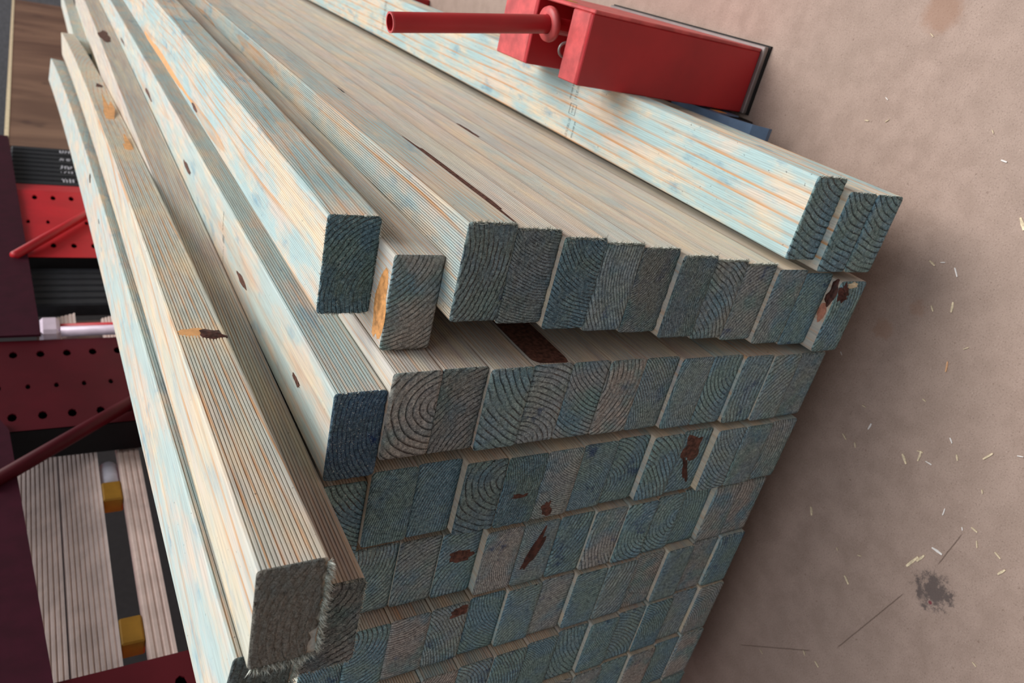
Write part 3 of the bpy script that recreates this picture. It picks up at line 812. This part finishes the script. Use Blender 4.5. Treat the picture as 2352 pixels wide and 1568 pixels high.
# decking boards stored on the rack
DECK = plain('grooved_decking', (226, 204, 196), 0.7, var=0.12, scale=18)
def decking(name, y0, y1, z0, z1, x, label, n=9, th=0.022, lean=0.0):
    b = MB(); p = (z1 - z0) / n
    sec = []
    for i in range(n):
        a = z0 + i * p
        sec += [(x, a + p * 0.06), (x, a + p * 0.56), (x - 0.0025, a + p * 0.70), (x - 0.0025, a + p * 0.92)]
    sec += [(x - th, z1), (x - th, z0)]
    m = len(sec)
    b.v += [(sx, y0, sz) for sx, sz in sec] + [(sx, y1, sz) for sx, sz in sec]
    for i in range(m):
        j = (i + 1) % m
        b.face([i, j, m + j, m + i])
    b.face(list(range(m))[::-1]); b.face([m + i for i in range(m)])
    b.v = [(vx - (vz - z0) * lean, vy, vz) for vx, vy, vz in b.v]
    o = b.build(name, DECK)
    return tag(o, label, 'decking board', 'grooved decking boards on the rack')
zt_ = zz
decking('decking_board', -0.3, 1.40, 0.722 + zt_, 0.797 + zt_, -0.9105, 'grooved beige decking board on edge in the rack, lower of two at the left', 9, 0.022, 0.75)
decking('decking_board', -0.3, 1.40, 0.799 + zt_, 0.888 + zt_, -0.9685, 'grooved beige decking board on edge in the rack, upper of two at the left', 10, 0.022, 0.75)
decking('decking_board', -0.3, 1.40, 0.640 + zt_, 0.685 + zt_, -0.9055, 'dim grooved decking board low in the rack, next to the stack', 4)
# yellow-brown spacers and a pale bundle between the decking boards
MUST = plain('mustard_strap', (168, 122, 40), 0.6)
for i, (y0, y1) in enumerate(((0.880, 0.940), (0.500, 0.560))):
    b = MB(); b.box(-0.945, -0.908, y0, y1, 0.6853 + zt_, 0.7217 + zt_, bev=0.003)
    tag(b.build('spacer_block', MUST), ('upper' if i == 0 else 'lower') + ' mustard spacer block in the dark gap between decking boards', 'spacer', 'mustard spacers')
b = MB(); b.tube([(-0.93, 0.945, 0.7033 + zt_), (-0.93, 1.015, 0.7033 + zt_)], 0.0175, 14)
tag(b.build('white_roll', plain('white_plastic', (214, 214, 232), 0.5), smooth=True), 'small white roll tucked in the dark gap beside the decking', 'roll')
# black ribbed profiles with white stamped marks
BLACK = plain('black_plastic', (34, 36, 42), 0.6, var=0.2)
MARK = plain('white_print', (196, 196, 206), 0.7)
def ribbed(name, y0, y1, z1, n, label, marks):
    root = empty(name, (-0.85, (y0 + y1) / 2, 0.0))
    tag(root, label, 'cladding')
    p = (y1 - y0) / n
    me = None
    for i in range(n):
        a = -(y1 - y0) / 2 + p * i
        if me is None:
            b = MB(); b.box(-0.04, 0.0, 0, p * 0.86, 0.0, z1, bev=p * 0.12)
            o = b.build('cladding_panel', BLACK, root); me = o.data
        else:
            o = link('cladding_panel', me, root)
        o.location = (0, a, 0)
    r = random.Random(n)
    if marks:
        for (yy, wd, al) in marks:
            b = MB()
            u = 0.690 + zt_
            for j in range(4):
                hh = wd * r.uniform(0.6, 1.0)
                b.box(0.0004, 0.0008, -hh / 2, hh / 2, u, u + 0.005)
                if r.random() > 0.4: b.box(0.0004, 0.0008, hh / 2 - 0.010, hh / 2, u, u + 0.009)
                if r.random() > 0.5: b.box(0.0004, 0.0008, -hh / 2, -hh / 2 + 0.010, u, u + 0.009)
                u += 0.0105
            o = b.build('printed_mark', MARK, root); o.location = (0, yy - (y0 + y1) / 2, 0)
    return root
ribbed('cladding_bundle', 2.655, 3.130, 0.895 + zt_, 9, 'black ribbed cladding bundle with white printed marks, at the upper left', ((3.075, 0.036, 1), (2.970, 0.03, 1), (2.870, 0.045, 1), (2.81, 0.02, 1), (2.71, 0.05, 1)))
ribbed('cladding_bundle', 1.665, 1.913, 0.840 + zt_, 6, 'plain black ribbed cladding bundle beneath the bright red upright in the photo', None)
# brown veneer panel and its top edge, painted pale for the light on it
n = NT('brown_veneer', 0.55)
p = n.coord(); g = n.noise(n.vmul(p, (1, 1, 0.35)), 3.0, 5, 0.6, 0.4)
c = n.mix(n.step(g, 0.3, 0.7), lin(140, 108, 88), lin(104, 76, 62))
c = n.mix(n.step(n.noise(p, 5.0, 2.0), 0.66, 0.76, 0.0, 0.6), c, lin(66, 46, 42))
VENEER = n.out(c)
root = empty('veneer_panel', (-0.86, 4.83, 0.0)); tag(root, 'brown veneered panel standing at the far upper left', 'panel')
b = MB(); b.box(-0.02, 0.0, -1.68, 2.3, 0.0, 0.905 + zt_); b.build('panel_face', VENEER, root)
b = MB(); b.box(-0.02, 0.002, -1.68, 2.3, 0.9052 + zt_, 0.921 + zt_); o = b.build('lit_edge_strip', PALE, root); o['label'] = 'top edge with the light on it painted pale'
b = MB(); b.box(-0.93, -0.90, 1.425, 1.66, 0.45, 0.828 + zt_)
tag(b.build('backing_board', plain('grey_board', (150, 132, 126), 0.7)), 'grey-beige board behind the lilac cap in the rack', 'board')
for (z0, z1, lab) in ((0.737, 0.822, 'short grooved offcut beside the lilac cap, at the left'), (0.61, 0.676, 'short grooved offcut beside the lilac cap, next to the stack')):
    decking('decking_offcut', 1.490, 1.612, z0 + zt_, z1 + zt_, -0.850, lab, 9, 0.02, 0.3)

# ------------------------------------------------------------------ wood chips on the floor
CHIP = plain('wood_chip', (232, 214, 182), 0.8, var=0.25, scale=300)
CHIPW = plain('white_chip', (246, 240, 236), 0.8, var=0.1, scale=300)
CHIPO = plain('orange_chip', (226, 176, 134), 0.8, var=0.2, scale=300)
chips = [(-0.194, -0.112, 0.013, -131), (-0.179, -0.126, 0.0136, 9), (-0.18, -0.139, 0.0079, -85), (-0.154, -0.163, 0.007, -142), (-0.132, -0.19, 0.0132, -24), (-0.112, -0.217, 0.006, -65), (-0.172, -0.204, 0.0049, -143), (-0.269, -0.197, 0.0131, -87), (-0.302, -0.18, 0.0216, -16), (-0.291, -0.186, 0.0137, -16), (-0.389, -0.123, 0.0118, -122), (-0.341, -0.037, 0.0122, -147), (-0.221, -0.181, 0.009, 10), (-0.217, -0.218, 0.0079, -95), (-0.23, -0.228, 0.008, -147), (-0.225, -0.207, 0.004, -142), (-0.24, -0.263, 0.0107, -19), (-0.593, -0.067, 0.0071, -109), (-0.533, -0.122, 0.0067, -127), (-0.531, -0.144, 0.0086, -112), (-0.346, -0.122, 0.0053, -66), (-0.361, -0.093, 0.0044, -129), (-0.226, -0.251, 0.0084, -108), (-0.358, -0.292, 0.0058, -104), (0.042, -0.042, 0.0056, -66), (0.036, -0.031, 0.0086, -109), (0.038, -0.061, 0.0112, -138), (0.0, -0.076, 0.0122, 18), (-0.012, -0.056, 0.0073, -133), (-0.035, -0.112, 0.0064, -40), (-0.12, 0.024, 0.0052, -130), (-0.065, -0.103, 0.0125, 18), (-0.184, -0.055, 0.0092, -2), (-0.217, -0.031, 0.0091, -118), (-0.174, -0.124, 0.0072, -74), (-0.14, -0.148, 0.0069, -132), (-0.115, -0.099, 0.0051, -99), (-0.165, -0.036, 0.0052, -86), (-0.218, -0.049, 0.0068, -142), (0.113, -0.1, 0.0143, -139), (0.167, -0.051, 0.0067, -92), (0.163, 0.129, 0.0057, -83), (0.17, 0.102, 0.0052, -45), (0.194, 0.115, 0.0049, -116), (0.273, 0.093, 0.0059, -119), (0.192, -0.025, 0.0046, -135)]
SPECIAL = {7: ('white curled chip on the floor above the dark stain', CHIPW), 8: ('largest pale splinter on the floor, up and left of the dark stain', CHIP),
           9: ('thin splinter crossing the largest pale splinter', CHIP), 31: ('orange wood chip on the floor right of the middle of the stack', CHIPO),
           40: ('small bright white chip on the floor at the right edge', CHIPW), 24: ('round whitish chip beside the edge of the stack shadow', CHIPW),
           10: ('slim pale chip alone on the floor between stack and dark stain', CHIP), 39: ('long fine splinter at the far right edge of the floor', CHIP),
           1: ('wide pale chip on the floor right of the third row', CHIP), 4: ('greenish pale chip near the right edge', CHIP)}
rc = random.Random(5)
ONES = ['', 'first', 'second', 'third', 'fourth', 'fifth', 'sixth', 'seventh', 'eighth', 'ninth', 'tenth', 'eleventh', 'twelfth', 'thirteenth', 'fourteenth', 'fifteenth', 'sixteenth', 'seventeenth', 'eighteenth', 'nineteenth']
def nth(i):
    if i < 20: return ONES[i]
    return ('twent', 'thirt', 'fort')[i // 10 - 2] + ('ieth' if i % 10 == 0 else 'y-' + ONES[i % 10])
def image_y(x, y):
    d = Vector((x, y, 0)) - cam.matrix_world.translation
    return d.dot(Vector(R1)) / d.dot(Vector(R2))
order = sorted(range(len(chips)), key=lambda i: image_y(chips[i][0], chips[i][1]))
rank = {c_i: k + 1 for k, c_i in enumerate(order)}
for i, (x, y, L, a) in enumerate(chips):
    b = MB(); wd = L * rc.uniform(0.12, 0.25) + 0.0005; th = 0.0007
    pts = []
    for k in range(5):
        t = -0.5 + k / 4
        w_ = wd * (0.5 + 0.5 * math.cos(t * 2.4)) * rc.uniform(0.8, 1.1)
        zc = 0.0003 + L * 0.10 * t * t * rc.uniform(0.5, 1.2)
        pts.append((t * L, w_ / 2, zc))
    for (X, w_, z) in pts: b.v += [(X, -w_, z), (X, w_, z), (X, w_ * 0.8, z + th), (X, -w_ * 0.8, z + th)]
    for k in range(4):
        for j in range(4):
            j2 = (j + 1) % 4; b.face([k * 4 + j, k * 4 + j2, k * 4 + 4 + j2, k * 4 + 4 + j])
    b.face([3, 2, 1, 0]); b.face([16, 17, 18, 19])
    lab, mat = SPECIAL.get(i, ('tiny wood chip on the floor, %s of the chips counted from the top' % nth(rank[i]), rc.choice((CHIP, CHIP, CHIPW))))
    o = b.build('wood_chip', mat, None, loc=(x, y, 0.0002), rot=(0, 0, math.radians(a)))
    tag(o, lab, 'wood chip', 'wood chips scattered on the floor')
